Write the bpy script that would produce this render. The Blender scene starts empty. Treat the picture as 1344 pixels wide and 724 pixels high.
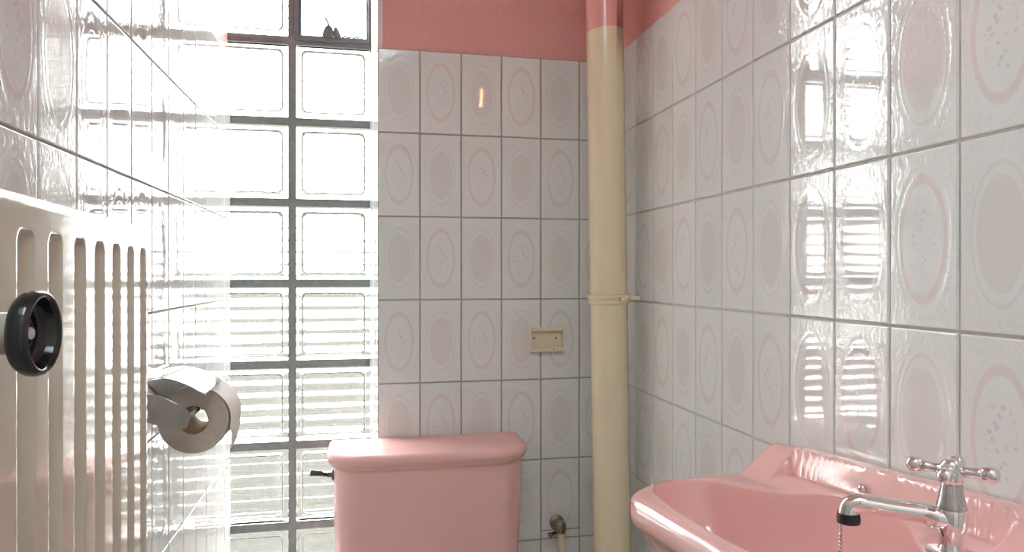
import bpy, bmesh, math, random
from mathutils import Vector, Matrix
random.seed(7)
PI = math.pi
SC = bpy.context.scene
COL = SC.collection

# ------------------------------------------------------------------ helpers
def link(name, me, parent=None):
    o = bpy.data.objects.new(name, me)
    COL.objects.link(o)
    if parent is not None:
        o.parent = parent
        o.matrix_parent_inverse = Matrix.Translation(-parent.location) if parent.type == 'EMPTY' else Matrix()
    return o

def tag(o, label=None, cat=None, group=None, kind=None):
    if label: o['label'] = label
    if cat: o['category'] = cat
    if group: o['group'] = group
    if kind: o['kind'] = kind
    return o

def thing(name, label, cat, loc, group=None):
    o = bpy.data.objects.new(name, None)
    COL.objects.link(o)
    o.location = loc
    o.empty_display_size = .05
    return tag(o, label, cat, group)

class MB:
    """collects geometry in world coordinates, builds ONE mesh object"""
    def __init__(s):
        s.v = []; s.f = []; s.m = []; s.sm = []
    def add(s, verts, faces, mat=0, smooth=False):
        b = len(s.v)
        s.v += [tuple(p) for p in verts]
        for f in faces:
            s.f.append([b + i for i in f]); s.m.append(mat); s.sm.append(smooth)
        return b
    def box(s, a, b, mat=0, smooth=False):
        x0, y0, z0 = a; x1, y1, z1 = b
        s.add([(x0,y0,z0),(x1,y0,z0),(x1,y1,z0),(x0,y1,z0),(x0,y0,z1),(x1,y0,z1),(x1,y1,z1),(x0,y1,z1)],
              [(0,3,2,1),(4,5,6,7),(0,1,5,4),(1,2,6,5),(2,3,7,6),(3,0,4,7)], mat, smooth)
    def rings(s, rings, mat=0, smooth=True, cap0=False, cap1=False, closed=True):
        n = len(rings[0]); v = [p for r in rings for p in r]; f = []
        for i in range(len(rings) - 1):
            for j in range(n if closed else n - 1):
                k = (j + 1) % n
                f.append((i*n+j, i*n+k, (i+1)*n+k, (i+1)*n+j))
        if cap0: f.append(tuple(reversed(range(n))))
        if cap1: f.append(tuple((len(rings)-1)*n + j for j in range(n)))
        s.add(v, f, mat, smooth)
    def lathe(s, prof, origin, axis=(0,0,1), n=32, mat=0, smooth=True, cap0=True, cap1=True):
        ax = Vector(axis).normalized()
        t = Vector((1,0,0)) if abs(ax.x) < .9 else Vector((0,1,0))
        e1 = ax.cross(t).normalized(); e2 = ax.cross(e1)
        o = Vector(origin); R = []
        for r, h in prof:
            R.append([o + ax*h + (e1*math.cos(2*PI*j/n) + e2*math.sin(2*PI*j/n))*max(r,1e-5) for j in range(n)])
        s.rings(R, mat, smooth, cap0, cap1)
    def tube(s, pts, rad, n=16, mat=0, cap=True):
        P = [Vector(p) for p in pts]; R = []
        rr = rad if isinstance(rad, (list, tuple)) else [rad]*len(P)
        up = None
        for i, p in enumerate(P):
            d = (P[min(i+1,len(P)-1)] - P[max(i-1,0)]).normalized()
            if up is None:
                t = Vector((0,0,1)) if abs(d.z) < .9 else Vector((1,0,0))
                e1 = d.cross(t).normalized()
            else:
                e1 = (up - d*up.dot(d)).normalized()
            up = e1; e2 = d.cross(e1)
            R.append([p + (e1*math.cos(2*PI*j/n) + e2*math.sin(2*PI*j/n))*rr[i] for j in range(n)])
        s.rings(R, mat, True, cap, cap)
    def ball(s, c, r, mat=0, n=20, sz=1.0):
        c = Vector(c); m = n//2
        s.rings([[c + Vector((r*math.sin(PI*i/m)*math.cos(2*PI*j/n), r*math.sin(PI*i/m)*math.sin(2*PI*j/n), -r*sz*math.cos(PI*i/m))) for j in range(n)]
                 for i in range(m+1)], mat, True)
    def build(s, name, mats, parent=None, bevel=0, seg=2, subsurf=0, sharp=None):
        me = bpy.data.meshes.new(name)
        me.from_pydata(s.v, [], s.f)
        if not isinstance(mats, (list, tuple)): mats = [mats]
        for m in mats: me.materials.append(m)
        me.polygons.foreach_set('material_index', s.m)
        me.polygons.foreach_set('use_smooth', s.sm)
        bm = bmesh.new(); bm.from_mesh(me)
        bmesh.ops.remove_doubles(bm, verts=bm.verts, dist=1e-6)
        bmesh.ops.recalc_face_normals(bm, faces=bm.faces)
        bm.to_mesh(me); bm.free()
        if sharp is not None: me.set_sharp_from_angle(angle=math.radians(sharp))
        me.update()
        o = link(name, me, parent)
        if bevel:
            b = o.modifiers.new('bevel', 'BEVEL'); b.width = bevel; b.segments = seg; b.limit_method = 'ANGLE'
            b.angle_limit = math.radians(35); b.harden_normals = False
        if subsurf:
            q = o.modifiers.new('sub', 'SUBSURF'); q.levels = subsurf; q.render_levels = subsurf
        return o

def sstep(a, b, x):
    if a == b: return 1.0 if x > a else 0.0
    t = min(1, max(0, (x-a)/(b-a))); return t*t*(3-2*t)

def interp(pts, t):
    for (a, va), (b, vb) in zip(pts, pts[1:]):
        if t <= b: return va + (vb-va)*(t-a)/(b-a)
    return pts[-1][1]

def catmull(pts, per=8):
    out = []
    n = len(pts)
    for i in range(n-1):
        p0 = Vector(pts[max(i-1,0)]); p1 = Vector(pts[i]); p2 = Vector(pts[i+1]); p3 = Vector(pts[min(i+2,n-1)])
        for k in range(per):
            t = k/per
            out.append(.5*((2*p1)+(p2-p0)*t+(2*p0-5*p1+4*p2-p3)*t*t+(3*p1-p0-3*p2+p3)*t**3))
    out.append(Vector(pts[-1]))
    return out

# ------------------------------------------------------------------ materials
class NT:
    """tiny expression helper on a material node tree"""
    def __init__(s, name):
        s.m = bpy.data.materials.new(name); s.m.use_nodes = True
        s.t = s.m.node_tree; s.b = s.t.nodes['Principled BSDF']; s.out = s.t.nodes['Material Output']
    def n(s, typ, **kw):
        o = s.t.nodes.new(typ)
        for k, v in kw.items(): setattr(o, k, v)
        return o
    def ln(s, a, b):
        s.t.links.new(a, b)
    def put(s, sock, v):
        if isinstance(v, E): s.ln(v.s, sock)
        elif hasattr(v, 'is_output'): s.ln(v, sock)
        else: sock.default_value = v
    def math(s, op, a, b=0.0, c=None):
        o = s.n('ShaderNodeMath', operation=op)
        s.put(o.inputs[0], a); s.put(o.inputs[1], b)
        if c is not None: s.put(o.inputs[2], c)
        return E(s, o.outputs[0])
    def mix(s, f, a, b):
        o = s.n('ShaderNodeMix', data_type='RGBA')
        s.put(o.inputs[0], f)
        for sock, v in ((o.inputs[6], a), (o.inputs[7], b)):
            if isinstance(v, tuple): sock.default_value = (*v[:3], 1)
            else: s.put(sock, v)
        return o.outputs[2]
    def ss(s, a, b, x):   # smoothstep
        o = s.n('ShaderNodeMapRange', interpolation_type='SMOOTHSTEP')
        s.put(o.inputs[0], x); o.inputs[1].default_value = a; o.inputs[2].default_value = b
        return E(s, o.outputs[0])
    def set(s, **kw):
        for k, v in kw.items():
            sk = s.b.inputs[k]
            if isinstance(v, tuple) and len(v) == 3: v = (*v, 1)
            s.put(sk, v)
    def bump(s, h, strength=1.0, dist=.001, normal=None):
        o = s.n('ShaderNodeBump'); o.inputs['Strength'].default_value = strength; o.inputs['Distance'].default_value = dist
        s.put(o.inputs['Height'], h)
        if normal: s.ln(normal, o.inputs['Normal'])
        return o.outputs[0]
    def noise(s, vec, scale, detail=2.0, rough=.5, dist=0.0):
        o = s.n('ShaderNodeTexNoise'); o.inputs['Scale'].default_value = scale; o.inputs['Detail'].default_value = detail
        o.inputs['Roughness'].default_value = rough; o.inputs['Distortion'].default_value = dist
        if vec is not None: s.ln(vec, o.inputs['Vector'])
        return o
    def coord(s, which='Object'):
        return s.n('ShaderNodeTexCoord').outputs[which]

class E:
    def __init__(s, t, sock): s.t = t; s.s = sock
    def __add__(a, b): return a.t.math('ADD', a, b)
    __radd__ = __add__
    def __sub__(a, b): return a.t.math('SUBTRACT', a, b)
    def __rsub__(a, b): return a.t.math('SUBTRACT', b, a)
    def __mul__(a, b): return a.t.math('MULTIPLY', a, b)
    __rmul__ = __mul__
    def __truediv__(a, b): return a.t.math('DIVIDE', a, b)

def simple(name, col, rough=.4, metal=0, var=0.0, vscale=30, bump=0.0, bscale=200, spec=.5, coat=0.0, ior=1.5):
    t = NT(name)
    t.set(**{'Base Color': col, 'Roughness': rough, 'Metallic': metal, 'Specular IOR Level': spec, 'Coat Weight': coat, 'Coat Roughness': .03, 'IOR': ior})
    c = t.coord()
    if var:
        nz = E(t, t.noise(c, vscale, 3).outputs[0])
        d = tuple(max(0, x*(1-var)) for x in col); l = tuple(min(1, x*(1+var)) for x in col)
        t.set(**{'Base Color': t.mix(nz, d, l)})
    if bump:
        nz = t.noise(c, bscale, 3)
        t.set(Normal=t.bump(nz.outputs[0], 1.0, bump))
    return t.m

def glazed_tile(relief=1.0):
    t = NT('glazed_tile')
    uv = t.n('ShaderNodeUVMap', uv_map='tile')
    sp = t.n('ShaderNodeSeparateXYZ'); t.ln(uv.outputs[0], sp.inputs[0])
    fl = E(t, t.n('ShaderNodeAttribute', attribute_name='floral').outputs['Fac'])
    rn = E(t, t.n('ShaderNodeAttribute', attribute_name='shade').outputs['Fac'])
    x = (E(t, sp.outputs[0]) - .5) * .1
    y = (E(t, sp.outputs[1]) - .5) * .2
    ang = t.math('ARCTAN2', x / .036, y / .075)
    r = t.math('SQRT', (x/.036)*(x/.036) + (y/.075)*(y/.075))
    bead = t.math('SINE', ang * 46.0)
    # floral: wide pink ring with a scalloped outside; inside a bouquet
    ro = r + bead * .018
    ring = t.ss(.80, .84, r) * (1 - t.ss(.955, 1.0, ro))
    ringdot = t.ss(.1, .7, bead) * t.ss(.83, .86, r) * (1 - t.ss(.90, .93, r))
    # plain: filled oval and thin beaded line
    fill = 1 - t.ss(.765, .80, r)
    line = t.ss(.90, .935, r + bead*.012) * (1 - t.ss(.965, 1.0, r + bead*.012))
    # bouquet
    xyz = t.n('ShaderNodeCombineXYZ'); t.put(xyz.inputs[0], x); t.put(xyz.inputs[1], y); t.put(xyz.inputs[2], .0137)
    wob = t.noise(xyz.outputs[0], 90, 2)
    vm = t.n('ShaderNodeVectorMath', operation='MULTIPLY_ADD'); t.ln(wob.outputs['Color'], vm.inputs[0]); vm.inputs[1].default_value = (.008,.008,0); t.ln(xyz.outputs[0], vm.inputs[2])
    vor = t.n('ShaderNodeTexVoronoi'); vor.inputs['Scale'].default_value = 135; t.ln(vm.outputs[0], vor.inputs['Vector'])
    dist = E(t, vor.outputs['Distance'])
    vsep = t.n('ShaderNodeSeparateColor'); t.ln(vor.outputs['Color'], vsep.inputs[0])
    pick = E(t, vsep.outputs[0]); pick2 = E(t, vsep.outputs[1])
    inner = 1 - t.ss(.50, .72, t.math('SQRT', (x/.030)*(x/.030) + ((y+.004)/.068)*((y+.004)/.068)))
    petal = (1 - t.ss(.26, .42, dist)) * t.ss(.10, .24, dist)*.75 + (1 - t.ss(.08, .16, dist))*.6
    has = t.ss(.12, .20, pick2) * inner
    ramp = t.n('ShaderNodeValToRGB'); ramp.color_ramp.interpolation = 'CONSTANT'
    el = ramp.color_ramp.elements
    el[0].position = 0; el[0].color = (.40,.32,.52,1)
    el[1].position = .28; el[1].color = (.66,.30,.28,1)
    for p, c in ((.5,(.36,.42,.50,1)), (.68,(.44,.46,.40,1)), (.84,(.60,.34,.40,1))):
        e = el.new(p); e.color = c
    t.put(ramp.inputs[0], pick)
    base = t.mix(rn, (.722,.742,.726), (.752,.772,.756))
    # faint embossed corner scrolls tint
    scr = t.noise(uv.outputs[0], 9, 3, .6, 3.0)
    scrv = t.ss(.50, .56, E(t, scr.outputs[0])) * (1 - t.ss(.60, .66, E(t, scr.outputs[0])))
    outside = t.ss(1.04, 1.16, r)
    c1 = t.mix(scrv * outside * .16, base, (.58,.50,.46))
    notf = 1 - fl
    c2 = t.mix(fill * notf * .43, c1, (.655,.585,.562))
    c3 = t.mix(line * notf * .30, c2, (.60,.52,.50))
    c4 = t.mix(ring * fl * .35, c3, (.67,.46,.44))
    c5 = t.mix(ringdot * fl * .30, c4, (.72,.62,.58))
    c6 = t.mix(petal * has * fl * .55, c5, ramp.outputs[0])
    t.set(**{'Base Color': c6, 'Roughness': .03, 'Specular IOR Level': .5, 'IOR': 1.54})
    # relief: outside of the oval the glaze is embossed, inside it is nearly flat
    emb = t.noise(uv.outputs[0], 7, 2, .5, 2.5)
    wav = t.noise(uv.outputs[0], 3.0, 1, .5, .0)
    h = E(t, emb.outputs[0]) * outside * 1.25 + (ring * fl + line * notf) * .16 + E(t, wav.outputs[0]) * .30 + petal * has * fl * .12
    t.set(Normal=t.bump(h, 1.0, .00026*relief))
    return t.m

def rose_paint():
    t = NT('rose_wall_paint'); c = t.coord()
    a = E(t, t.noise(c, 260, 4, .7).outputs[0]); b = E(t, t.noise(c, 6, 2).outputs[0])
    f = t.ss(.3, .7, a)*.7 + b*.3
    t.set(**{'Base Color': t.mix(f, (.68,.33,.29), (.82,.42,.375)), 'Roughness': .34, 'Specular IOR Level': .5})
    t.set(Normal=t.bump(a, 1.0, .0012))
    return t.m

M = {}
M['tile'] = glazed_tile()
M['grout'] = simple('grout', (.36,.33,.285), .8, var=.15, vscale=40)
M['grout_pale'] = simple('pale_grout', (.50,.49,.46), .7, var=.12, vscale=40)
M['rose'] = rose_paint()
M['white_paint'] = simple('white_paint', (.78,.76,.73), .5, bump=.0004, bscale=120)
M['mortar'] = simple('grey_mortar', (.20,.208,.205), .85, var=.25, vscale=60, bump=.001, bscale=150)
M['cream'] = simple('cream_radiator_enamel', (.63,.57,.475), .10, bump=.00010, bscale=70, spec=.5, ior=1.68)
M['ceramic'] = simple('pink_sanitary_ceramic', (.80,.465,.435), .07, spec=.6, bump=.00006, bscale=25, ior=1.55)
M['ceramic_dull'] = simple('dusty_pink_sanitary_ceramic', (.80,.475,.445), .42, spec=.10, bump=.00006, bscale=25)
M['pipe_beige'] = simple('beige_pipe_paint', (.75,.65,.46), .16, var=.05, vscale=14, bump=.0004, bscale=22)
M['pipe_pink'] = simple('pink_pipe_paint', (.74,.36,.33), .2, bump=.0004, bscale=22)
M['chrome'] = simple('chrome', (.82,.82,.83), .06, 1)
M['chrome_dull'] = simple('dull_chrome', (.55,.55,.54), .22, 1)
M['brass_old'] = simple('tarnished_valve_metal', (.30,.25,.19), .38, 1, var=.3, vscale=90)
M['bakelite'] = simple('black_bakelite', (.012,.012,.014), .16, bump=.0002, bscale=120)
M['rubber'] = simple('dark_rubber', (.02,.02,.018), .45)
M['paper'] = simple('toilet_paper', (.74,.69,.64), .9, bump=.0006, bscale=220)
M['paper_end'] = simple('paper_roll_end', (.52,.455,.40), .95, var=.12, vscale=160)
M['card'] = simple('cardboard', (.36,.20,.09), .85, var=.2, vscale=90)
M['cream_plastic'] = simple('cream_plastic', (.74,.67,.50), .35, var=.06, vscale=60)
M['frame_metal'] = simple('grey_window_metal', (.17,.18,.20), .45, .3, var=.2, vscale=60)
M['floor'] = simple('floor_terrazzo', (.42,.36,.32), .35, var=.25, vscale=120)
M['door_paint'] = simple('cream_door_paint', (.74,.73,.70), .35)
M['wood'] = simple('orange_varnished_wood', (.62,.19,.05), .3, var=.3, vscale=7)
M['plain_white'] = simple('white_toilet_seat', (.8,.78,.76), .25)
M['paving'] = simple('outside_paving', (.022,.0205,.0175), .95, var=.2, vscale=2, spec=0)
M['lever'] = simple('darkened_lever_metal', (.16,.155,.15), .3, 1)
M['screw'] = simple('dull_screw', (.35,.30,.22), .4, .8)

def glass_mat(name, col, rough=0.0):
    t = NT(name)
    t.set(**{'Base Color': col, 'Roughness': rough, 'Transmission Weight': 1.0, 'IOR': 1.45})
    return t.m
M['glass'] = glass_mat('ribbed_block_glass', (.97,.99,.975))
M['groove_outline'] = simple('painted_groove_outline', (.66,.70,.66), .6)  # grey colour stands in for the darker refracted outline of the groove
M['pane'] = glass_mat('reeded_pane_glass', (.97,.985,.98))

def lamp_mat(name, col, s):
    t = NT(name)
    t.set(**{'Base Color': (.9,.9,.9), 'Emission Color': col, 'Emission Strength': s, 'Roughness': .4})
    return t.m

# ------------------------------------------------------------------ room dimensions (metres)
XL, XR, YB, YW = -.3265, .6096, 1.7151, 1.9       # left wall, right wall, back wall, window plane
YF, ZC, ZT = -.80, 2.50, 1.80                     # wall behind the camera, ceiling, top edge of the tiles
TS = .007                                         # the tiles stand this far proud of the plaster

def tile_wall(name, mats, P, us, zs, floral, extra=(), seed=1, cuts={}):
    """P(u, z, d): world point at horizontal u, height z, d metres out of the tile face. One mesh: tiles + grout bed (+ extra boxes)."""
    rnd = random.Random(seed)
    V = []; F = []; MI = []; UV = []; FL = []; SH = []
    def face(pts, uvs, mi, fl, sh):
        b = len(V); V.extend(pts); F.append([b+i for i in range(len(pts))]); MI.append(mi); UV.extend(uvs); FL.append(fl); SH.append(sh)
    g = .00125
    lev = [(0, -.0045), (.0004, -.0012), (.0010, -.0004), (.0020, 0.0)]
    for u0, u1, ucell in us:
        for z0, z1, zcell in [q for z in zs for q in ([z] if (ucell[2], z[2][2]) not in cuts else
                              [(z[0], cuts[ucell[2], z[2][2]], z[2]), (cuts[ucell[2], z[2][2]], z[1], z[2])])]:
            fl = floral(ucell[2], zcell[2]); sh = rnd.random()
            tu, tz = rnd.uniform(-.0038,.0038), rnd.uniform(-.0030,.0030)
            uc, zc = (u0+u1)/2, (z0+z1)/2
            R = []
            for ins, d in lev:
                a0, a1, b0, b1 = u0+g+ins, u1-g-ins, z0+g+ins, z1-g-ins
                R.append([(a0,b0,d),(a1,b0,d),(a1,b1,d),(a0,b1,d)])
            def W(q): return P(q[0], q[1], q[2] + (q[0]-uc)*tu + (q[1]-zc)*tz)
            def T(q): return ((q[0]-ucell[0])/(ucell[1]-ucell[0]), (q[1]-zcell[0])/(zcell[1]-zcell[0]))
            for A, B in zip(R, R[1:]):
                for k in range(4):
                    q = [A[k], A[(k+1)%4], B[(k+1)%4], B[k]]
                    face([W(x) for x in q], [T(x) for x in q], 0, fl, sh)
            face([W(x) for x in R[-1]], [T(x) for x in R[-1]], 0, fl, sh)
    def quad(pts, mi): face(pts, [(0,0)]*len(pts), mi, 0, .5)
    ua, ub = us[0][0], us[-1][1]; za, zb = min(z[0] for z in zs), max(z[1] for z in zs)
    ua, ub = min(u[0] for u in us), max(u[1] for u in us)
    # grout bed: a slab from behind up to the grout level
    def slab(ua, ub, za, zb, d0, d1, mi):
        c = [P(u, z, d) for d in (d0, d1) for z in (za, zb) for u in (ua, ub)]
        for q in ((0,1,3,2),(4,6,7,5),(0,4,5,1),(2,3,7,6),(0,2,6,4),(1,5,7,3)): quad([c[k] for k in q], mi)
    slab(ua, ub, za, zb, -.07, -.0022, 1)
    for e in extra: slab(*e)
    me = bpy.data.meshes.new(name); me.from_pydata(V, [], F)
    for m in mats: me.materials.append(m)
    me.polygons.foreach_set('material_index', MI)
    uvl = me.uv_layers.new(name='tile')
    uvl.data.foreach_set('uv', [c for p in UV for c in p])
    a = me.attributes.new('floral', 'FLOAT', 'FACE'); a.data.foreach_set('value', [float(x) for x in FL])
    a = me.attributes.new('shade', 'FLOAT', 'FACE'); a.data.foreach_set('value', SH)
    bm = bmesh.new(); bm.from_mesh(me); bmesh.ops.remove_doubles(bm, verts=bm.verts, dist=2e-6); bmesh.ops.recalc_face_normals(bm, faces=bm.faces); bm.to_mesh(me); bm.free()
    return tag(link(name, me), kind='structure')

def cells(line0, step, lo, hi):
    """(from, to, (full cell from, to, index)) covering lo..hi with grid lines at line0 + k*step; slivers under 6 mm merge away"""
    out = []; k = math.floor((lo - line0)/step + 1e-6)
    while line0 + k*step < hi - 1e-6:
        a, b = line0+k*step, line0+(k+1)*step
        u0, u1 = max(a, lo), min(b, hi)
        if u1-u0 > .012: out.append((u0, u1, (a, b, k)))
        k += 1
    return out
ROWS = [(1.8-.2*(k+1), 1.8-.2*k, (1.8-.2*(k+1), 1.8-.2*k, k)) for k in range(9)]

# back wall, right of the window
X0 = .0351
tile_wall('wall_back', [M['tile'], M['grout'], M['rose']], lambda u, z, d: Vector((u, YB - d, z)),
          cells(X0, .1, X0, XR), ROWS, lambda i, j: (i+j) % 2,
          [(X0, XR+.01, ZT, ZC, -.07, -TS, 2)], 3, {(4, 5): .621})
# right wall
tile_wall('wall_right', [M['tile'], M['grout_pale'], M['rose']], lambda u, z, d: Vector((XR - d, u, z)),
          cells(.6289, .1, YF, YB), ROWS, lambda i, j: (i+j+1) % 2,
          [(YF, YB+.01, ZT, ZC, -.07, -TS, 2)], 5)
# left wall, running on to the glass blocks
tile_wall('wall_left', [M['tile'], M['grout'], M['rose']], lambda u, z, d: Vector((XL + d, u, z)),
          cells(1.5151, .1, YF, YW-.003), ROWS, lambda i, j: (i+j) % 2,
          [(YF, YW-.003, ZT, ZC, -.07, -TS, 2)], 8)
# splayed reveal between back wall and window: tiled like the walls, painted white above
RA, RB = Vector((X0, YB, 0)), Vector((.0185, YW-.002, 0))
rd = (RB-RA).normalized(); rn_ = Vector((-rd.y, rd.x, 0))
def Prev(u, z, d):
    p = RA + rd*u + rn_*d; return Vector((p.x, p.y, z))
LR = (RB-RA).length
tile_wall('trim_1', [M['tile'], M['grout_pale'], M['white_paint']], lambda u, z, d: Prev(u, z, d if d > -.06 else -.012),
          [(0.004, .1, (0, .1, 0)), (.1, LR, (.1, .2, 1))], ROWS, lambda i, j: (i+j+1) % 2,
          [(0.004, LR, ZT, ZC, -.07, -.003, 2)], 11)

b = MB(); b.box((XL-.07, YF-.07, -.06), (XR+.07, YB+.36, 0)); tag(b.build('floor', M['floor']), kind='structure')
b = MB(); b.box((XL-.07, YF-.07, ZC), (XR+.07, YB+.36, ZC+.06)); tag(b.build('ceiling', M['white_paint']), kind='structure')
# wall behind the camera with a door
b = MB(); DX0, DX1, DZ = -.22, .50, 2.02
b.box((XL-.07, YF-.07, 0), (DX0, YF, ZC)); b.box((DX1, YF-.07, 0), (XR+.07, YF, ZC)); b.box((DX0, YF-.07, DZ), (DX1, YF, ZC))
tag(b.build('wall_front', M['white_paint']), kind='structure')
b = MB(); b.box((DX0, YF-.06, .005), (DX1, YF-.02, DZ))
for x0, x1, z0, z1 in ((DX0+.10, DX1-.10, .2, .9), (DX0+.10, DX1-.10, 1.05, 1.85)):
    b.box((x0, YF-.021, z0), (x1, YF-.012, z1))
d1 = tag(b.build('door_1', M['door_paint'], bevel=.003), kind='structure')
b = MB(); b.lathe([(.02,0),(.02,.006),(.009,.008),(.009,.045)], (DX0+.06, YF-.02, 1.04), (0,1,0)); b.tube([(DX0+.06, YF+.02, 1.04),(DX0+.17, YF+.02, 1.04)], .009)
b.build('door_handle', M['chrome_dull'], d1)
b = MB()
for a, c in (((DX0-.06, YF, 0), (DX0, YF+.018, DZ+.06)), ((DX1, YF, 0), (DX1+.06, YF+.018, DZ+.06)), ((DX0, YF, DZ), (DX1, YF+.018, DZ+.06))): b.box(a, c)
tag(b.build('trim_2', M['wood'], bevel=.004), kind='structure')

# ------------------------------------------------------------------ glass block window
PZ, ZT0 = .2079, 1.862                 # pitch and the joint line at the foot of the vent
BX = [(-.3635, -.1865), (-.1675, .0195)]
BX[0] = (-.3735, -.1865)
J = .0102
zl = [ZT0 - PZ*k for k in range(-3, 9)]          # 2.486 ... 0.199
WT = .036
b = MB()
xlo, xhi = -.39, .10
b.box((xlo, YW+.0006, zl[-1]-.02), (BX[0][0], YW+WT, ZC))
b.box((BX[0][1], YW+.0006, zl[-1]-.02), (BX[1][0], YW+WT, ZC))
b.box((BX[1][1]+.002, YW+.0006, zl[-1]-.02), (xhi, YW+WT, ZC))
for k, z in enumerate(zl):
    b.box((BX[0][0], YW+.0008, z-J), (BX[0][1], YW+WT-.001, z+J))
    if not (ZT0+.1 < z < ZT0+PZ*2-.1):
        b.box((BX[1][0], YW+.0008, z-J), (BX[1][1]+.002, YW+WT-.001, z+J))
b.box((xlo, YW+.004, 0), (xhi, YW+WT, zl[-1]-.02))
win = tag(b.build('window_1', M['mortar']), kind='structure')

def block_mesh(x0, x1, z0, z1, name, seed):
    """solid block: bevelled face, raised border, sunk panel, horizontal ribs cast in the outer face"""
    mb = MB(); yf, yb = YW, YW+WT-.002
    def rr(x0, x1, z0, z1, r, y, n=5):
        pts = []
        for cx, cz, a0 in ((x1-r, z0+r, -PI/2), (x1-r, z1-r, 0), (x0+r, z1-r, PI/2), (x0+r, z0+r, PI)):
            for k in range(n+1):
                a = a0 + PI/2*k/n; pts.append((cx+r*math.cos(a), y, cz+r*math.sin(a)))
        return pts
    w = .016
    prof = [(0,.004,yb-.004),(0,.004,yf+.003),(.0008,.005,yf+.0008),(.0025,.006,yf),(w-.0035,.013,yf),(w-.0024,.012,yf+.0012),(w-.0012,.012,yf+.0055),(w+.0006,.012,yf+.0062),(w+.0016,.0115,yf+.004),(w+.004,.011,yf+.0032)]
    R = [rr(x0+i, x1-i, z0+i, z1-i, r, y) for i, r, y in prof]
    n = len(R[0])
    mb.rings(R[:5], 0, True); mb.rings(R[4:9], 1, True); mb.rings(R[8:], 0, True)
    mb.add(R[-1], [tuple(range(n))], 0, False)
    # outer face with ribs
    nr = 6; seg = 16; ins = .004
    outer = R[0]
    zz = [z0+ins + (z1-z0-2*ins)*k/(nr*seg) for k in range(nr*seg+1)]
    def d(z):
        t = (z-z0)/(z1-z0); e = sstep(0,.06,t)*(1-sstep(.94,1,t))
        return RIB*e*math.cos(2*PI*nr*t)
    G = [[(x0+ins, yb + d(z), z), (x1-ins, yb + d(z), z)] for z in zz]
    mb.rings(G, 0, True, closed=False)
    # join ribbed face to the sides
    a, c = rr(x0, x1, z0, z1, .004, yb-.004), None
    L = [(x0, yb-.004, z0), (x1, yb-.004, z0), (x1, yb-.004, z1), (x0, yb-.004, z1)]
    K = [G[0][0], G[0][1], G[-1][1], G[-1][0]]
    for (p, q, r_, s_) in ((0,1,1,0), (2,3,3,2)):
        mb.add([L[p], L[q], K[r_], K[s_]], [(0,1,2,3)], 0, False)
    mb.add([L[0]] + [g[0] for g in G] + [L[3]], [tuple(range(len(G)+2))], 0, False)
    mb.add([L[1]] + [g[1] for g in G] + [L[2]], [tuple(range(len(G)+2))], 0, False)
    o = mb.build(name, [M['glass'], M['groove_outline']], win, sharp=50)
    return o
RIB = .0027
for k in range(len(zl)-1):
    z1, z0 = zl[k]-J, zl[k+1]+J
    for c, (x0, x1) in enumerate(BX):
        if c == 1 and zl[k] > ZT0+.01 and k > 0: continue
        block_mesh(x0, x1, z0, z1, 'glass_block', k*2+c)

# metal vent light in the upper right corner of the window
HX0, HX1, HZ0, HZ1 = BX[1][0]-.004, BX[1][1]+.006, ZT0+.002, ZT0+PZ*2-J
v2 = MB()
fw = .011
for a, c in (((HX0, YW-.004, HZ0), (HX0+fw, YW+.04, HZ1)), ((HX1-fw, YW-.004, HZ0), (HX1, YW+.04, HZ1)),
             ((HX0+fw, YW-.004, HZ0), (HX1-fw, YW+.04, HZ0+fw)), ((HX0+fw, YW-.004, HZ1-fw), (HX1-fw, YW+.04, HZ1))): v2.box(a, c)
for a, c in (((HX0+fw, YW+.008, HZ0+fw), (HX0+fw+.005, YW+.034, HZ1-fw)), ((HX1-fw-.005, YW+.008, HZ0+fw), (HX1-fw, YW+.034, HZ1-fw)),
             ((HX0+fw+.005, YW+.008, HZ0+fw), (HX1-fw-.005, YW+.034, HZ0+fw+.006)), ((HX0+fw+.005, YW+.008, HZ1-fw-.006), (HX1-fw-.005, YW+.034, HZ1-fw))): v2.box(a, c)
w2 = tag(v2.build('window_2', M['frame_metal'], bevel=.001), kind='structure')
g = MB()
zz = [HZ0+fw+.004 + (HZ1-HZ0-2*fw-.008)*k/240 for k in range(241)]
F_ = [[(HX0+fw+.003, YW+.018, z), (HX1-fw-.003, YW+.018, z)] for z in zz]
B_ = [[(HX0+fw+.003, YW+.0225+.0005*math.cos(k*2*PI/15), z), (HX1-fw-.003, YW+.0225+.0005*math.cos(k*2*PI/15), z)] for k, z in enumerate(zz)]
g.rings(F_, 0, True, closed=False); g.rings(B_, 0, True, closed=False)
n = len(zz)
g.add([F_[0][0], F_[0][1], B_[0][1], B_[0][0]], [(0,1,2,3)]); g.add([F_[-1][0], F_[-1][1], B_[-1][1], B_[-1][0]], [(0,1,2,3)])
for s in (0, 1): g.add([f[s] for f in F_] + [f[s] for f in reversed(B_)], [tuple(range(2*n))])
g.build('pane', M['pane'], w2, sharp=40)
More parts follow.
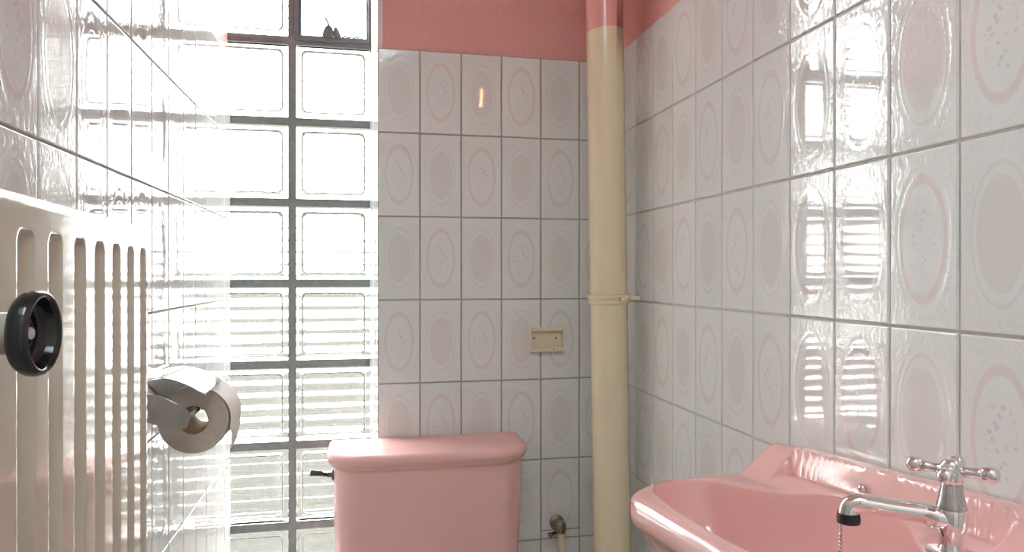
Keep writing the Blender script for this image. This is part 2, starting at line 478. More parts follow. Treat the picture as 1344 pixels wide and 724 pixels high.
# window catch: split dome with a little tongue, and a crumpled end of chain on the rail
c = MB(); cz = HZ0+fw
def half(cx, w, h, lean):
    R = []
    for i in range(9):
        t = i/8; r = math.sqrt(max(0, 1-t**2.2))
        R.append([(cx + lean*t*h + w*r*math.cos(2*PI*j/14), YW-.002 + .008*r*math.sin(2*PI*j/14), cz - .002 + h*t) for j in range(14)])
    c.rings(R, 0, True, True, True)
half(-.0885, .0150, .036, .08); half(-.0625, .0095, .032, -.20)
c.tube([(-.085, YW-.002, cz+.030), (-.090, YW-.003, cz+.042), (-.094, YW-.003, cz+.050)], [.003,.0026,.0036], 8)
c.build('window_catch', M['frame_metal'], w2)
c = MB(); P = []
for k in range(60):
    t = k/59
    P.append((-.052+.055*t, YW-.001+.003*math.sin(t*37), cz+.002+.0045*abs(math.sin(t*11))*(1-.3*t)+.001*math.sin(t*50)))
c.tube(P, .0020, 6)
c.build('catch_chain', M['frame_metal'], w2)

# ------------------------------------------------------------------ outside
b = MB(); b.box((-14, YW+.12, -.35), (14, 15, -.30)); tag(b.build('ground_outside', M['paving']), kind='structure')

# ------------------------------------------------------------------ radiator on the left wall
rad = thing('radiator', 'cream enamelled fluted panel radiator hung on the glossy left wall', 'radiator', (-.25, .65, .40))
RDIR = Vector((-.0698, .9976, 0)).normalized(); RN = Vector((.9976, .0698, 0)).normalized(); RO = RN*-.175
def RP(s, z, d): # s along, d out of the front face (towards the room)
    p = RO + RDIR*s + RN*d; return Vector((p.x, p.y, z))
S0, S1, RZ0, RZ1 = .468, .8785, .42, 1.3135
PITCH = .0550; G0 = .6876            # a groove centre
def groove(s, z):
    k = round((s-G0)/PITCH); c = G0 + k*PITCH
    if not (S0+.012 < c-.012 and c+.012 < S1-.002): return 0
    hw = .0137; zt, zb = RZ1-.0250, RZ0+.03; r = .009
    qx = abs(s-c)-(hw-r); zc_, hz = (zt+zb)/2, (zt-zb)/2
    qz = abs(z-zc_)-(hz-r)
    sd = math.hypot(max(qx,0), max(qz,0)) + min(max(qx,qz),0) - r
    t = min(1, max(0, (.0008-sd)/hw))
    return -.0130*math.sin(PI/2*t)**.85 if t > 0 else 0
ss_ = []
s = S0
while s < S1-1e-6: ss_.append(s); s += .00135
ss_.append(S1)
zs_ = [RZ1-.004*(1-math.cos(PI/2*k/4))*0 - k*.001 for k in range(0, 60)]
zt_ = zs_[-1]
nm = 24
zs_ += [zt_ + (RZ0+.05-zt_)*k/nm for k in range(1, nm+1)]
zs_ += [RZ0+.05 - .0025*k for k in range(1, 21)]
def edge_round(z, s):
    d = 0
    r = .010
    for q in (RZ1-z, z-RZ0):
        if q < r: d -= r-math.sqrt(max(0, r*r-(r-q)**2))
    q = min(S1-s, s-S0)
    if q < .006: d -= .006-math.sqrt(max(0, .006**2-(.006-q)**2))
    return d
mb = MB()
G = [[RP(s, z, groove(s, z)+edge_round(z, s)) for s in ss_] for z in zs_]
mb.rings(G, 0, True, closed=False)
n = len(ss_)
back = [[RP(s, z, -.016) for s in (S0, S1)] for z in (zs_[0], zs_[-1])]
mb.rings([[RP(s, zs_[0], groove(s, zs_[0])+edge_round(zs_[0], s)) for s in ss_], [RP(s, zs_[0]-.0005, -.016) for s in ss_]], 0, True, closed=False)
mb.rings([[RP(s, zs_[-1], groove(s, zs_[-1])+edge_round(zs_[-1], s)) for s in ss_], [RP(s, zs_[-1]+.0005, -.016) for s in ss_]], 0, True, closed=False)
for si in (0, -1):
    mb.rings([[G[i][si] for i in range(len(zs_))], [RP(ss_[si], z, -.016) for z in zs_]], 0, True, closed=False)
mb.add([RP(S0, RZ0, -.016), RP(S1, RZ0, -.016), RP(S1, RZ1, -.016), RP(S0, RZ1, -.016)], [(0,1,2,3)])
mb.build('front_panel', M['cream'], rad, sharp=60)
mb = MB()
def rbox(s0, s1, z0, z1, d0, d1):
    c = [RP(s, z, d) for d in (d0, d1) for z in (z0, z1) for s in (s0, s1)]
    mb.add(c, [(0,1,3,2),(4,6,7,5),(0,4,5,1),(2,3,7,6),(0,2,6,4),(1,5,7,3)])
rbox(S0, S1, RZ0, RZ1-.006, -.072, -.058)
mb.build('back_panel', M['cream'], rad, bevel=.004)
for z0, z1 in ((RZ1-.055, RZ1-.012), (RZ0+.012, RZ0+.055)):
    mb = MB(); rbox(S0+.02, S1-.02, z0, z1, -.0585, -.0155)
    mb.build('header_tube', M['cream'], rad, bevel=.008, seg=3)
for zc_ in (RZ1-.15, RZ0+.15):
    mb = MB(); rbox(.70, .73, zc_-.03, zc_+.03, -.096, -.0715); mb.build('bracket', M['cream'], rad, bevel=.002)
# valve at the near end with the black handwheel pointing into the room
KC = Vector((-.1724, .434, 1.228))
mb = MB()
mb.lathe([(.011,0),(.013,.004),(.013,.02),(.0145,.022),(.0145,.040),(.0115,.042),(.0115,.077)], (-.262, .434, 1.228), (1,0,0), 24)
mb.tube([(-.25, .434, 1.228), (-.25, .452, 1.228), (-.25, .472, 1.228)], .010, 16)
mb.tube([(-.252, .434, 1.235), (-.252, .434, 1.15), (-.252, .434, .02)], .0085, 16)
val = mb.build('valve', M['cream'], rad)
mb = MB()
Rk = .0235
prof = [(.010,-.0108),(.0185,-.0104),(.0213,-.0092),(.0228,-.0070),(Rk,-.005),(.0236,-.0015),(.0228,.0012),(.0212,.0022),(.0196,.0014),(.0188,-.0008),
        (.0182,-.0040),(.0168,-.0068),(.0135,-.0080),(.0105,-.0082),(.0098,-.0075),(.0085,-.0073),(.0075,-.0080),(.005,-.0082),(.0,-.0082)]
mb.lathe(prof, KC, (1,0,0), 56)
hw = mb.build('handwheel', M['bakelite'], val); hw['label'] = 'black cupped bakelite handwheel'
mb = MB(); mb.lathe([(.0046,-.0083),(.0046,-.0062),(.0038,-.0045),(.002,-.0036),(0,-.0034)], KC, (1,0,0), 24)
mb.lathe([(.0072,-.0081),(.0072,-.0076),(.0046,-.0073)], KC, (1,0,0), 24)
# the screw is a detail of the valve too
mb.build('wheel_screw', M['chrome_dull'], val)

# ------------------------------------------------------------------ toilet
toi = thing('toilet', 'pink ceramic close coupled toilet with domed cistern lid beside the window', 'toilet', (.145, 1.60, 0))
def dring(xc, hw_, yf, yb, rc, z, n=10, bow=.012):
    """rounded plan: flat at the wall, rounded front corners, slightly bowed front"""
    pts = []
    x0, x1 = xc-hw_, xc+hw_
    pts.append((x0, yb, z)); 
    for k in range(n+1):
        a = PI + PI/2*k/n; pts.append((x0+rc+rc*math.cos(a), yf+rc+rc*math.sin(a), z))
    m = 10
    for k in range(1, m):
        t = k/m; pts.append((x0+rc+(x1-x0-2*rc)*t, yf, z))
    for k in range(n+1):
        a = 1.5*PI + PI/2*k/n; pts.append((x1-rc+rc*math.cos(a), yf+rc+rc*math.sin(a), z))
    pts.append((x1, yb, z))
    out = []
    for p in pts:
        t = (p[0]-xc)/hw_; f = max(0, min(1, (yb-p[1])/(yb-yf)))
        out.append((p[0], p[1]-bow*(1-t*t)*f, p[2]))
    return out
CX, CW = .1485, .2115
YBK = YB-.004
mb = MB()
R = []
for z, dw, df, rc in ((.42,-.045,.03,.05),(.45,-.035,.02,.055),(.50,-.02,.012,.058),(.60,-.006,.004,.06),(.72,0,0,.06),(.836,.001,0,.06)):
    R.append(dring(CX, CW+dw, 1.560+df, YBK, rc, z))
mb.rings(R, 0, True, True, True)
mb.build('cistern', M['ceramic'], toi, sharp=40)
mb = MB(); R = []
LW = CW+.012; LF = 1.547
for z, ins, rc in ((.8355,.011,.062),(.838,.0105,.062),(.8395,.0075,.064),(.8425,.0045,.066),(.846,.004,.066),(.8475,.0015,.068),(.851,.0008,.069),(.8535,-.0015,.07),(.859,-.0025,.071),(.865,-.0015,.070),(.8695,.0015,.068),(.8725,.0055,.064),(.8738,.0105,.06),(.8728,.0180,.053),(.8722,.026,.046),(.8740,.045,.040),(.8752,.068,.03)):
    R.append(dring(CX, LW-ins, LF+ins, YBK+(-ins*.35 if ins > .001 else 0), max(rc,.01), z))
mb.rings(R, 0, True, True, True)
mb.build('cistern_lid', M['ceramic_dull'], toi, sharp=50)
mb = MB()
mb.lathe([(.0135,0),(.0135,.003),(.010,.005),(.006,.006),(.006,.014)], (CX-CW+.001, 1.615, .819), (-1,0,0), 24)
mb.tube([(CX-CW-.012, 1.615, .819), (CX-CW-.020, 1.610, .8215), (CX-CW-.030, 1.603, .8265), (CX-CW-.048, 1.596, .831)], [.0045,.0045,.006,.0072], 14)
mb.build('flush_lever', M['lever'], toi)
# pan and seat below the frame
def oval(z, yc, a, bb, n=40, xc=CX): return [(xc+a*math.cos(2*PI*k/n), yc+bb*math.sin(2*PI*k/n)*(1.0), z) for k in range(n)]
mb = MB()
mb.rings([oval(0,1.42,.115,.19), oval(.05,1.42,.10,.18), oval(.2,1.41,.105,.19), oval(.32,1.38,.16,.235), oval(.385,1.37,.18,.25), oval(.40,1.37,.18,.25), oval(.40,1.37,.14,.20), oval(.33,1.37,.12,.17), oval(.25,1.40,.07,.10)], 0, True, True, True)
mb.box((CX-.15, 1.56, .34), (CX+.15, 1.69, .42))
mb.build('pan', M['ceramic'], toi, sharp=50)
mb = MB(); mb.rings([oval(.402,1.36,.182,.222), oval(.418,1.36,.185,.225), oval(.43,1.36,.18,.22), oval(.436,1.36,.15,.19), oval(.436,1.36,.01,.01)], 0, True, True, True)
mb.build('seat_cover', M['plain_white'], toi)

# ------------------------------------------------------------------ soil pipe in the corner
sp_ = thing('soil_pipe', 'beige painted vertical soil pipe with pink upper section in the back corner', 'pipe', (.545, 1.50, 0))
PR = .0415
def pc(z): return Vector((.5335 + (1.36-z)*.0155, 1.50, z))
mb = MB()
zz = [0.0, .5, 1.0, 1.2, 1.4, 1.6, 1.7, 1.797]
for seg_, mi in ((zz, 0), ([1.797, 1.8, 1.9, 2.1, 2.3, ZC-.001], 1)):
    mb.rings([[pc(z) + Vector((PR*math.cos(2*PI*j/48), PR*math.sin(2*PI*j/48), (.004*math.cos(2*PI*j/48+.6) if abs(z-1.797) < 1e-6 else 0))) for j in range(48)] for z in seg_], mi, True)
mb.build('pipe', [M['pipe_beige'], M['pipe_pink']], sp_)
mb = MB(); cz = 1.207
c0 = pc(cz)
mb.lathe([(PR,-.0105),(PR+.0035,-.0105),(PR+.0050,-.008),(PR+.0036,-.0055),(PR+.0036,-.002),(PR+.0062,.0),(PR+.0072,.005),(PR+.0058,.0095),(PR,.0105)], c0, (0,0,1), 48, cap0=False, cap1=False)
clp = mb.build('pipe_clamp', M['pipe_beige'], sp_)
mb = MB()
mb.box((c0.x+PR+.001, 1.494, cz-.004), (XR-.001, 1.506, cz+.006))
mb.build('clamp_arm', M['pipe_beige'], clp, bevel=.002)
mb = MB(); mb.lathe([(.0042,0),(.0042,.003),(.003,.0045),(0,.005)], c0+Vector((.012,-PR-.0062,.001)), (.25,-1,0), 10)
mb.build('clamp_bolt', M['pipe_beige'], clp)

# ------------------------------------------------------------------ cream box on the back wall
bx = thing('wall_box', 'small open cream plastic mounting box on the back wall tiles', 'box', (.449, YB, 1.07))
mb = MB(); x0, x1, z0, z1, yo = .4055, .4918, 1.0698, 1.1288, YB-.016
yw = YB-.0002
mb.box((x0, yw-.002, z0), (x1, yw, z1))
mb.box((x0, yo, z0), (x0+.0042, yw-.002, z1)); mb.box((x1-.0042, yo, z0), (x1, yw-.002, z1))
mb.box((x0+.0042, yo, z1-.0065), (x1-.0042, yw-.002, z1)); mb.box((x0+.0042, yo, z0), (x0+.056, yw-.002, z0+.0095)); mb.box((x0+.0585, yo, z0), (x1-.0042, yw-.002, z0+.0095))
mb.box((x0+.036, yo, z0+.0095), (x0+.055, yo+.004, z0+.0165))
mb.build('casing', M['cream_plastic'], bx, bevel=.0008)
for sx in (x0+.011, x1-.018):
    mb = MB(); mb.lathe([(.0030,0),(.0030,.001),(.0018,.0016)], (sx, yw-.002, (z0+z1)/2+.003), (0,-1,0), 14)
    mb.build('screw', M['screw'], bx)

# ------------------------------------------------------------------ stop valve low on the back wall
sv = thing('stop_valve', 'tarnished stop valve with beige supply pipe low on back wall', 'valve', (.478, YB-.02, .56))
mb = MB(); vx, vz = .4755, .640
mb.lathe([(.019,.0005),(.019,.004),(.012,.006),(.012,.02)], (vx, YB, vz), (0,-1,0), 20)
mb.lathe([(.0125,-.014),(.0125,-.008),(.0145,-.006),(.0145,.010),(.012,.014)], (vx, YB-.034, vz), (0,0,1), 6, smooth=False)
mb.build('valve_body', M['brass_old'], sv, bevel=.0008)
mb = MB(); mb.lathe([(.004,0),(.004,.012),(.007,.012),(.007,.018),(.004,.0195)], (vx-.012, YB-.034, vz-.012), (-1,0,-.4), 12)
mb.build('valve_spindle', M['brass_old'], sv)
mb = MB(); mb.tube(catmull([(vx+.001, YB-.034, vz-.01), (vx+.003, YB-.034, vz-.04), (vx+.005, YB-.034, vz-.09), (vx+.005, YB-.034, .28), (vx+.005, YB-.034, .001)], 6), .0085, 14)
pp = mb.build('supply_pipe', M['pipe_beige'], sv)

# ------------------------------------------------------------------ toilet roll holder and roll on the left wall
hold = thing('toilet_roll_holder', 'chrome toilet roll holder with curved cover flap on the left wall', 'roll holder', (XL, 1.19, 1.05))
AX, AZ, RR = -.2587, 1.0364, .0525
HY0, HY1 = 1.125, 1.30
mb = MB(); mb.box((XL+.0003, HY0, 1.035), (XL+.004, HY1, 1.108))
mb.build('back_plate', M['chrome'], hold, bevel=.0015)
mb = MB()
def sheet(mb, pts, y0, y1, th, smooth=True):
    """pts: (x, z) path; a thin solid strip from y0 to y1"""
    P = [Vector((x, 0, z)) for x, z in pts]; N = []
    for i in range(len(P)):
        d = (P[min(i+1,len(P)-1)] - P[max(i-1,0)]).normalized(); N.append(Vector((-d.z, 0, d.x)))
    R = []
    for p, n_ in zip(P, N):
        a, b_ = p + n_*th/2, p - n_*th/2
        ya, yb_ = (y0(p) if callable(y0) else y0), (y1(p) if callable(y1) else y1)
        R.append([(a.x, ya, a.z), (a.x, yb_, a.z), (b_.x, yb_, b_.z), (b_.x, ya, b_.z)])
    mb.rings(R, 0, smooth, True, True)
flap = catmull([(XL+.005, 1.1035), (XL+.022, 1.1085), (XL+.045, 1.108), (-.262, 1.1015), (-.245, 1.093), (-.2295, 1.083)], 6)
sheet(mb, [(p.x, p.y) for p in [Vector((a[0], a[1])) for a in flap]], HY0-.003, HY1-.04, .0014)
mb.build('cover_flap', M['chrome'], hold, sharp=40)
# side cheek tapering from the plate to the spindle
def cheek(y):
    mb = MB(); up = catmull([(XL+.004, 1.085), (XL+.03, 1.083), (-.272, 1.070), (-.256, 1.060), (AX+.009, AZ+.014)], 6)
    lo = catmull([(XL+.004, 1.047), (XL+.025, 1.040), (-.283, 1.032), (-.268, 1.029), (AX+.004, AZ-.002)], 6)
    n_ = len(up)
    A = [(p[0], y, p[1]) for p in up]; B = [(p[0], y, p[1]) for p in lo]
    A2 = [(p[0], y+.0022, p[2]) for p in A]; B2 = [(p[0], y+.0022, p[2]) for p in B]
    R = [[A[i], B[i], B2[i], A2[i]] for i in range(n_)]
    mb.rings(R, 0, True, True, True)
    return mb
cheek(HY0+.004).build('side_arm', M['chrome_dull'], hold, sharp=40)
cheek(HY1-.006).build('side_arm', M['chrome_dull'], hold, sharp=40)
mb = MB(); mb.lathe([(.006,0),(.006,HY1-HY0-.012)], (AX, HY0+.006, AZ+.0113), (0,1,0), 20)
mb.build('spindle', M['chrome_dull'], hold)
roll = thing('toilet_roll', 'part used white toilet roll hanging on the chrome holder', 'toilet roll', (AX, 1.19, AZ-RR))
RY0, RY1 = 1.19, 1.287
RI = .0215
cx_, cz_ = AX, AZ-.012     # the roll hangs on the spindle
cx_, cz_ = AX-.001, AZ-.004
def circ(r, y, n=64): return [(cx_+r*math.cos(2*PI*k/n), y, cz_+r*math.sin(2*PI*k/n)) for k in range(n)]
mb = MB()
mb.rings([circ(RR, RY0+.001), circ(RR, RY1-.001)], 0, True)
mb.rings([circ(RR, RY0+.001), circ(RR-.001, RY0), circ(RI+.001, RY0)], 1, False)
mb.rings([circ(RR, RY1-.001), circ(RR-.001, RY1), circ(RI+.001, RY1)], 1, False)
mb.rings([circ(RI+.001, RY0), circ(RI+.001, RY1)], 0, True)
mb.build('paper', [M['paper'], M['paper_end']], roll, sharp=40)
mb = MB(); mb.rings([circ(RI, RY0-.0005), circ(RI+.0008, RY0-.0005), circ(RI+.0008, RY1+.0005), circ(RI, RY1+.0005), circ(RI, RY0-.0005)], 0, True)
mb.build('cardboard_core', M['card'], roll, sharp=40)
mb = MB(); tp = []
for k in range(15):
    a = math.radians(72 - k*6.2); rr_ = RR+.0008+.0022*sstep(0,14,k); tp.append((cx_+rr_*math.cos(a), cz_+rr_*math.sin(a)))
lx, lz = tp[-1]
tp += [(lx+.0005, lz-.012), (lx-.002, lz-.024), (lx-.005, lz-.036), (lx-.009, lz-.046)]
zt_ = tp[15][1]
sheet(mb, tp, lambda p: RY0+.001 + max(0, (lz - p.z))*1.05, RY1-.001, .0005)
mb.build('loose_sheet', M['paper'], roll, sharp=60)

# ------------------------------------------------------------------ washbasin on the right wall
bas = thing('washbasin', 'pink ceramic washbasin with raised back ledge on the right wall', 'washbasin', (.47, .705, .80))
YC, KT, Z0, Y0 = .705, -.075, .9725, .93
XW = XR-.0015
def rimz(y): return Z0 + KT*(y-Y0)
outh = [(.335,0),(.335,.06),(.3335,.105),(.3325,.13),(.3365,.155),(.350,.178),(.372,.199),(.405,.221),(.45,.235),(.50,.242),(.55,.246),(XW-.012,.249)]
innh = [(.3585,0),(.3600,.06),(.3650,.11),(.3700,.15),(.3780,.180),(.3930,.205),(.4200,.219),(.448,.219),(.473,.208),(.491,.1775),(.507,.145),(.530,.112),(.550,.078),(.5605,.042),(.5625,0)]
def resample(pts, n):
    P = [Vector(p) for p in pts]; L = [0]
    for a, b_ in zip(P, P[1:]): L.append(L[-1]+(b_-a).length)
    out = []
    for k in range(n):
        t = L[-1]*k/(n-1)
        i = max(j for j in range(len(L)) if L[j] <= t+1e-9); i = min(i, len(P)-2)
        f = (t-L[i])/(L[i+1]-L[i]); out.append(P[i].lerp(P[i+1], f))
    return out
NA = 90
oc = [Vector((p[0], p[1])) for p in catmull([(a, b_, 0) for a, b_ in outh], 10)]
# corner at the wall and the straight back
oc += [Vector((XW-.004, .2488)), Vector((XW, .245))] + [Vector((XW, .245*(1-k/20))) for k in range(1, 21)]
ic = [Vector((p[0], p[1])) for p in catmull([(a, b_, 0) for a, b_ in innh], 10)]
# pair up by fixed breakpoints so that the back of the bowl faces the wall
def param(curve, breaks, n_each):
    out = []
    L = [0]
    for a, b_ in zip(curve, curve[1:]): L.append(L[-1]+(b_-a).length)
    def at(t):
        i = max(j for j in range(len(L)) if L[j] <= t+1e-9); i = min(i, len(curve)-2)
        return curve[i].lerp(curve[i+1], (t-L[i])/max(1e-9, L[i+1]-L[i]))
    idx = [0] + breaks + [None]
    ts = [0] + [L[b_] for b_ in breaks] + [L[-1]]
    for k in range(len(ts)-1):
        for j in range(n_each[k]): out.append(at(ts[k] + (ts[k+1]-ts[k])*j/n_each[k]))
    out.append(at(ts[-1])); return out
ob = [40, 90, len(oc)-21]       # front corner, mid end, wall corner
ib = [40, 62, 84]
n_each = [26, 26, 20, 100]
oh = param(oc, ob, n_each); ih = param(ic, ib, n_each)
def full(h):  # mirror v>0 to v<0, closed loop
    return [Vector((p.x, p.y)) for p in h] + [Vector((p.x, -p.y)) for p in reversed(h[1:-1])]
OF, IF = full(oh), full(ih)
def ridge(x, v):
    u = XR - x; a = abs(v)
    hw_ = .046*(1-sstep(.010, .080, u))
    top = .0465*(1-.10*sstep(.12,.25,a))
    rec = .0465*(1-sstep(.0305, .0350, u)) + .0115*sstep(.0305,.0350,u)*(1-sstep(.044,.080,u))
    f = 1-sstep(.167, .174, a)
    h = hw_*(1-f) + rec*f
    h *= (1-.10*sstep(.12,.25,a))
    # rounded outer ends and back edge
    h -= .006*sstep(.236, .250, a)
    return h
NRING = 34
rings_ = []
def pt(p, dz): return (p.x, p.y+YC, rimz(p.y+YC)+dz)
def offs(loop, d):
    """inset loop by d towards its middle (normals)"""
    n_ = len(loop); out = []
    for i in range(n_):
        t = (loop[(i+1) % n_] - loop[i-1]).normalized(); nn = Vector((-t.y, t.x))
        c_ = Vector((.46, 0)) - loop[i]
        if nn.dot(c_) < 0: nn = -nn
        out.append(loop[i] + nn*d)
    return out
def clampw(loop): return [Vector((min(p.x, XW), p.y)) for p in loop]
# skirt and underside
und = []
for sc_, z in ((.10,-.165),(.35,-.160),(.60,-.130),(.80,-.085),(.90,-.055)):
    und.append([(lambda q: (q.x, q.y+YC, rimz(q.y+YC)+z))(Vector((XW-(XW-p.x)*(.35+.65*sc_) if p.x < XW-.001 else XW, p.y*sc_))) for p in OF])
rings_ += und
for ins, dz in ((.012,-.040),(.006,-.0375),(.0022,-.034),(.0006,-.029),(0,-.022),(.0002,-.012),(.0012,-.006),(.0038,-.0022),(.0075,-.0006)):
    L_ = clampw(offs(OF, ins))
    rings_.append([pt(p, dz + (ridge(p.x, p.y) if dz > -.007 else (ridge(p.x,p.y)*.9 if XR-p.x < .02 and dz > -.013 else 0))) for p in L_])
O2 = clampw(offs(OF, .0075))
for k in range(1, NRING+1):
    t = k/NRING
    L_ = [a.lerp(b_, t) for a, b_ in zip(O2, IF)]
    rings_.append([pt(p, -.0006 + .0006*sstep(0,.2,t) - .0012*sstep(.86,1,t)+ ridge(p.x, p.y)) for p in L_])
BC = Vector((.455, 0.0))
for t, dz in ((.006,-.0022),(.014,-.0065),(.024,-.0125),(.042,-.0225),(.07,-.0370),(.11,-.0540),(.17,-.0730),(.26,-.0900),(.38,-.1030),(.55,-.112),(.75,-.118),(.92,-.1215),(.97,-.124)):
    L_ = [a.lerp(BC, t) for a in IF]
    rings_.append([pt(p, dz - .0012 + ridge(p.x, p.y)*(1-sstep(0,.05,t))) for p in L_])
mb = MB(); mb.rings(rings_, 0, True, True, True)
mb.build('bowl', M['ceramic'], bas, sharp=75)
mb = MB(); zz0 = rimz(YC)-.1215
mb.lathe([(.021,-.004),(.021,.0005),(.019,.0018),(.0145,.0012),(.013,-.004)], (BC.x, YC, zz0), (0,.075,1), 28)
mb.build('waste_outlet', M['chrome'], bas)
mb = MB(); mb.tube([(BC.x, YC, zz0-.03), (BC.x, YC, .68), (BC.x, YC, .55)], [.018,.018,.018], 18)
mb.tube(catmull([(BC.x, YC, .56), (BC.x, YC, .52), (BC.x+.04, YC, .50), (BC.x+.07, YC, .53), (XR-.02, YC, .545), (XR-.001, YC, .545)], 6), .016, 16)
mb.build('waste_trap', M['chrome'], bas)

# ------------------------------------------------------------------ tap
TX, TY = .5225, .5465
TZ = max(rimz(TY+.022*math.sin(k))+ridge(TX+.022*math.cos(k), TY+.022*math.sin(k)-YC) for k in range(24)) + .0006
tap = thing('basin_tap', 'chrome pillar tap with cross head handle on the pink washbasin ledge', 'tap', (TX, TY, TZ))
mb = MB()
def hz(z): return z - TZ
mb.lathe([(.021,0.0),(.021,.003),(.019,.0045),(.011,.0055),(.0098,.010),(.0096,.014),(.0100,.019),(.0118,.0225),(.0128,.027),(.0128,.041),(.0122,.0425),(.0118,.0425)], (TX, TY, TZ), (0,0,1), 40)
mb.build('tap_body', M['chrome'], tap, sharp=50)
mb = MB()
mb.lathe([(.0118,.0422),(.0124,.0432),(.0124,.0450),(.0112,.050),(.0098,.057),(.0088,.0625),(.0088,.0650),(.0080,.066)], (TX, TY, TZ), (0,0,1), 40)
mb.build('bonnet', M['chrome'], tap, sharp=50)
TIP = Vector((.4515, .5885, 1.0455))
d = (Vector((TIP.x, TIP.y, 0)) - Vector((TX, TY, 0))).normalized()
L = (Vector((TIP.x, TIP.y, 0)) - Vector((TX, TY, 0))).length
def sp(l, z): return Vector((TX + d.x*l, TY + d.y*l, z))
path = catmull([sp(.004, TZ+.033), sp(.014, TZ+.034), sp(.022, TZ+.036), sp(.045, TZ+.0375), sp(L-.016, TZ+.0395), sp(L-.005, TZ+.0395), sp(L+.001, TZ+.0355), sp(L+.0025, TZ+.028)], 6)
rad_ = []
for i in range(len(path)):
    t = i/(len(path)-1); rad_.append(interp([(0,.0118),(.14,.0112),(.3,.0094),(.45,.0086),(.8,.0086),(1,.0092)], t))
mb.tube(path, rad_, 24)
mb.build('spout', M['chrome'], tap, sharp=60)
NZ = sp(L+.0025, TZ+.0285)
mb = MB(); mb.lathe([(.0100,.001),(.0106,-.0045),(.0103,-.0085),(.0060,-.0085),(.0056,-.004)], NZ, (0,0,1), 24)
nzo = mb.build('nozzle', M['rubber'], tap, sharp=50); nzo['label'] = 'dark rubber outlet ring'
mb = MB(); HC = Vector((TX, TY, TZ+.0765))
mb.lathe([(.0082,-.0115),(.0095,-.010),(.0098,-.004),(.0090,.003),(.0092,.006),(.0070,.0095),(.0040,.0112),(0,.0116)], HC, (0,0,1), 28)
ch = mb.build('cross_handle', M['chrome'], tap, sharp=50)
a0 = math.radians(-43.6-8)
for k in range(4):
    a = a0 + PI/2*k; dv = Vector((math.cos(a), math.sin(a), .05)).normalized()
    mb = MB()
    mb.tube([HC+dv*.005, HC+dv*.012, HC+dv*.020, HC+dv*.024], [.0058,.0046,.0048,.0056], 16)
    mb.lathe([(.0045,-.0072),(.0062,-.0055),(.0072,-.002),(.0074,.001),(.0066,.0042),(.0042,.0066),(0,.0075)], HC+dv*.0295, dv, 20)
    mb.build('handle_arm', M['chrome'], ch)

# plug chain hanging from the spout, anchored on the ledge
pcn = thing('plug_chain', 'fine bead chain hanging under the chrome tap spout into the basin', 'chain', tuple(NZ))
cp = Vector((NZ.x-.001, NZ.y+.009, NZ.z-.004))
mb = MB()
zb_ = rimz(YC)-.035
for k in range(100):
    z = cp.z - .0038*k
    if z < zb_: break
    t = k/40
    mb.ball((cp.x-.0015*math.sin(t*1.2), cp.y+.0045*t, z), .0019, 0, 8)
mb.tube([(cp.x, cp.y, cp.z+.0005), (cp.x-.001, cp.y+.06*(cp.z-zb_), zb_)], .0004, 6)
mb.build('bead_chain', M['chrome_dull'], pcn)
mb = MB(); mb.lathe([(.016,0),(.018,.004),(.020,.011),(.020,.013),(.004,.014),(.004,.02)], (cp.x-.001, cp.y+.02, zb_-.022), (0,.1,1), 24)
mb.build('plug', M['rubber'], pcn)
mb = MB(); AXN = Vector((.573, .727)); az = rimz(AXN.y)+ridge(AXN.x, AXN.y-YC)+.0012
mb.lathe([(.0062,0),(.0062,.001),(.0030,.002),(.0028,.005),(.0048,.007),(.0054,.0105),(.0042,.0135),(0,.015)], (AXN.x, AXN.y, az), (0,.07,1), 20)
st = thing('chain_stay', 'small chrome knob on the pink back ledge behind the tap spout', 'knob', (AXN.x, AXN.y, az))
mb.build('stay_knob', M['chrome'], st)

# ------------------------------------------------------------------ wall lamp and added fill panel
wl = thing('wall_lamp', 'slim warm tube lamp on the right wall above the mirror place', 'lamp', (XR-.02, .02, 2.06))
mb = MB(); mb.box((XR-.028, -.03, 2.02), (XR-.001, .07, 2.22)); mb.build('lamp_base', M['chrome_dull'], wl, bevel=.004)
mb = MB(); mb.tube([(XR-.040, .02, 2.07), (XR-.040, .02, 2.16)], .006, 18)
mb.build('lamp_tube', lamp_mat('warm_lamp_glass', (1,.58,.24), 16), wl)
cl = thing('fill_panel', 'unseen square fill light panel added on the ceiling near the door', 'lamp', (-.04, -.25, ZC))  # added out of view behind the camera to brighten the room
mb = MB(); mb.box((-.29, -.55, ZC-.03), (.21, .05, ZC-.001)); mb.build('lamp_base', M['plain_white'], cl, bevel=.004)
mb = MB(); mb.box((-.275, -.535, ZC-.036), (.195, .035, ZC-.0305))
mb.build('fill_emitter', lamp_mat('fill_panel_glow', (.72,.935,1), 9), cl)

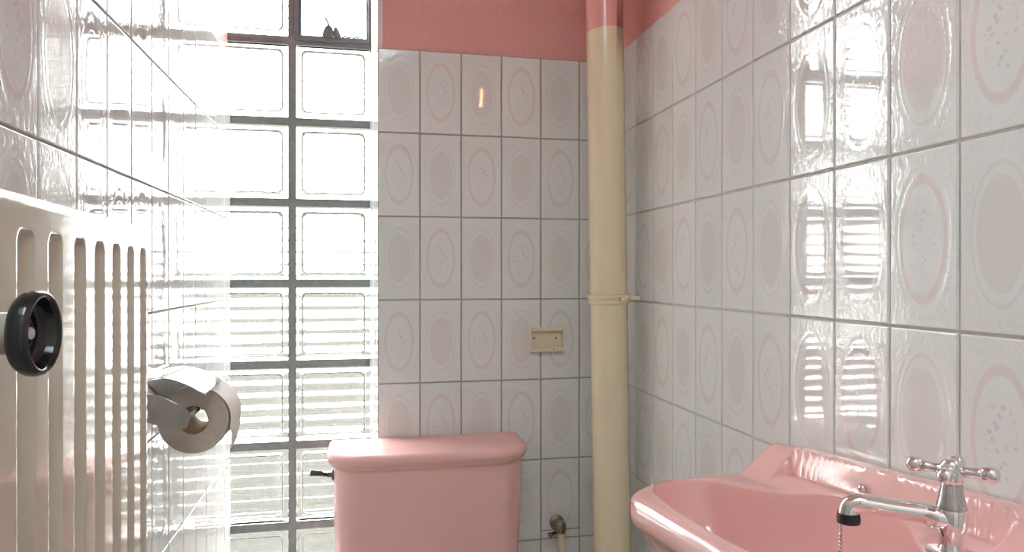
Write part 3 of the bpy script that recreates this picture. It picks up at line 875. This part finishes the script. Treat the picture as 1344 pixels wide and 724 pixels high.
# ------------------------------------------------------------------ world: bright hazy sky
SKY, SKY_UP, SKY_LEFT = 6.5, 2.5, 2.0
w = bpy.data.worlds.new('sky'); SC.world = w; w.use_nodes = True
nt = w.node_tree; bg = nt.nodes['Background']
tc = nt.nodes.new('ShaderNodeTexCoord'); sx = nt.nodes.new('ShaderNodeSeparateXYZ'); nt.links.new(tc.outputs['Generated'], sx.inputs[0])
rp = nt.nodes.new('ShaderNodeValToRGB'); rp.color_ramp.elements[0].position = 0; rp.color_ramp.elements[0].color = (1,.985,.95,1)
rp.color_ramp.elements[1].position = .7; rp.color_ramp.elements[1].color = (.88,.95,1,1)
nt.links.new(sx.outputs[2], rp.inputs[0]); nt.links.new(rp.outputs[0], bg.inputs[0])
def wm(op, a, b_):      # an overcast sky: brighter towards the zenith, with added fill glow on the left
    o = nt.nodes.new('ShaderNodeMath'); o.operation = op
    for k, v in enumerate((a, b_)):
        if isinstance(v, (int, float)): o.inputs[k].default_value = v
        else: nt.links.new(v, o.inputs[k])
    return o.outputs[0]
up = wm('MAXIMUM', sx.outputs[2], 0.0)
lf = wm('MAXIMUM', wm('MULTIPLY', sx.outputs[0], -1.0), 0.0)
zen = wm('ADD', wm('MULTIPLY', up, SKY_UP), 1.0)
lef = wm('ADD', wm('MULTIPLY', wm('MULTIPLY', lf, wm('MINIMUM', wm('MULTIPLY', up, 3.0), 1.0)), SKY_LEFT), 1.0)
nt.links.new(wm('MULTIPLY', wm('MULTIPLY', zen, lef), SKY), bg.inputs[1])

# ------------------------------------------------------------------ camera and view
cam = bpy.data.cameras.new('camera'); co = bpy.data.objects.new('camera', cam); COL.objects.link(co)
co.location = (0, 0, 1.26); co.rotation_euler = (PI/2-.0016, 0, -.2076)
cam.sensor_width = 36; cam.lens = 930.4/1344*36; cam.clip_start = .02; cam.clip_end = 100
SC.camera = co
vs = SC.view_settings
vs.view_transform = 'Standard'; vs.look = 'None'; vs.gamma = 1; vs.exposure = .60; vs.use_curve_mapping = False
SC.render.film_transparent = False
cy = SC.cycles
cy.max_bounces = 14; cy.diffuse_bounces = 6; cy.glossy_bounces = 8; cy.transmission_bounces = 12; cy.transparent_max_bounces = 8
cy.caustics_reflective = True; cy.caustics_refractive = True; cy.blur_glossy = .3
cy.sample_clamp_indirect = 12
cy.use_denoising = True
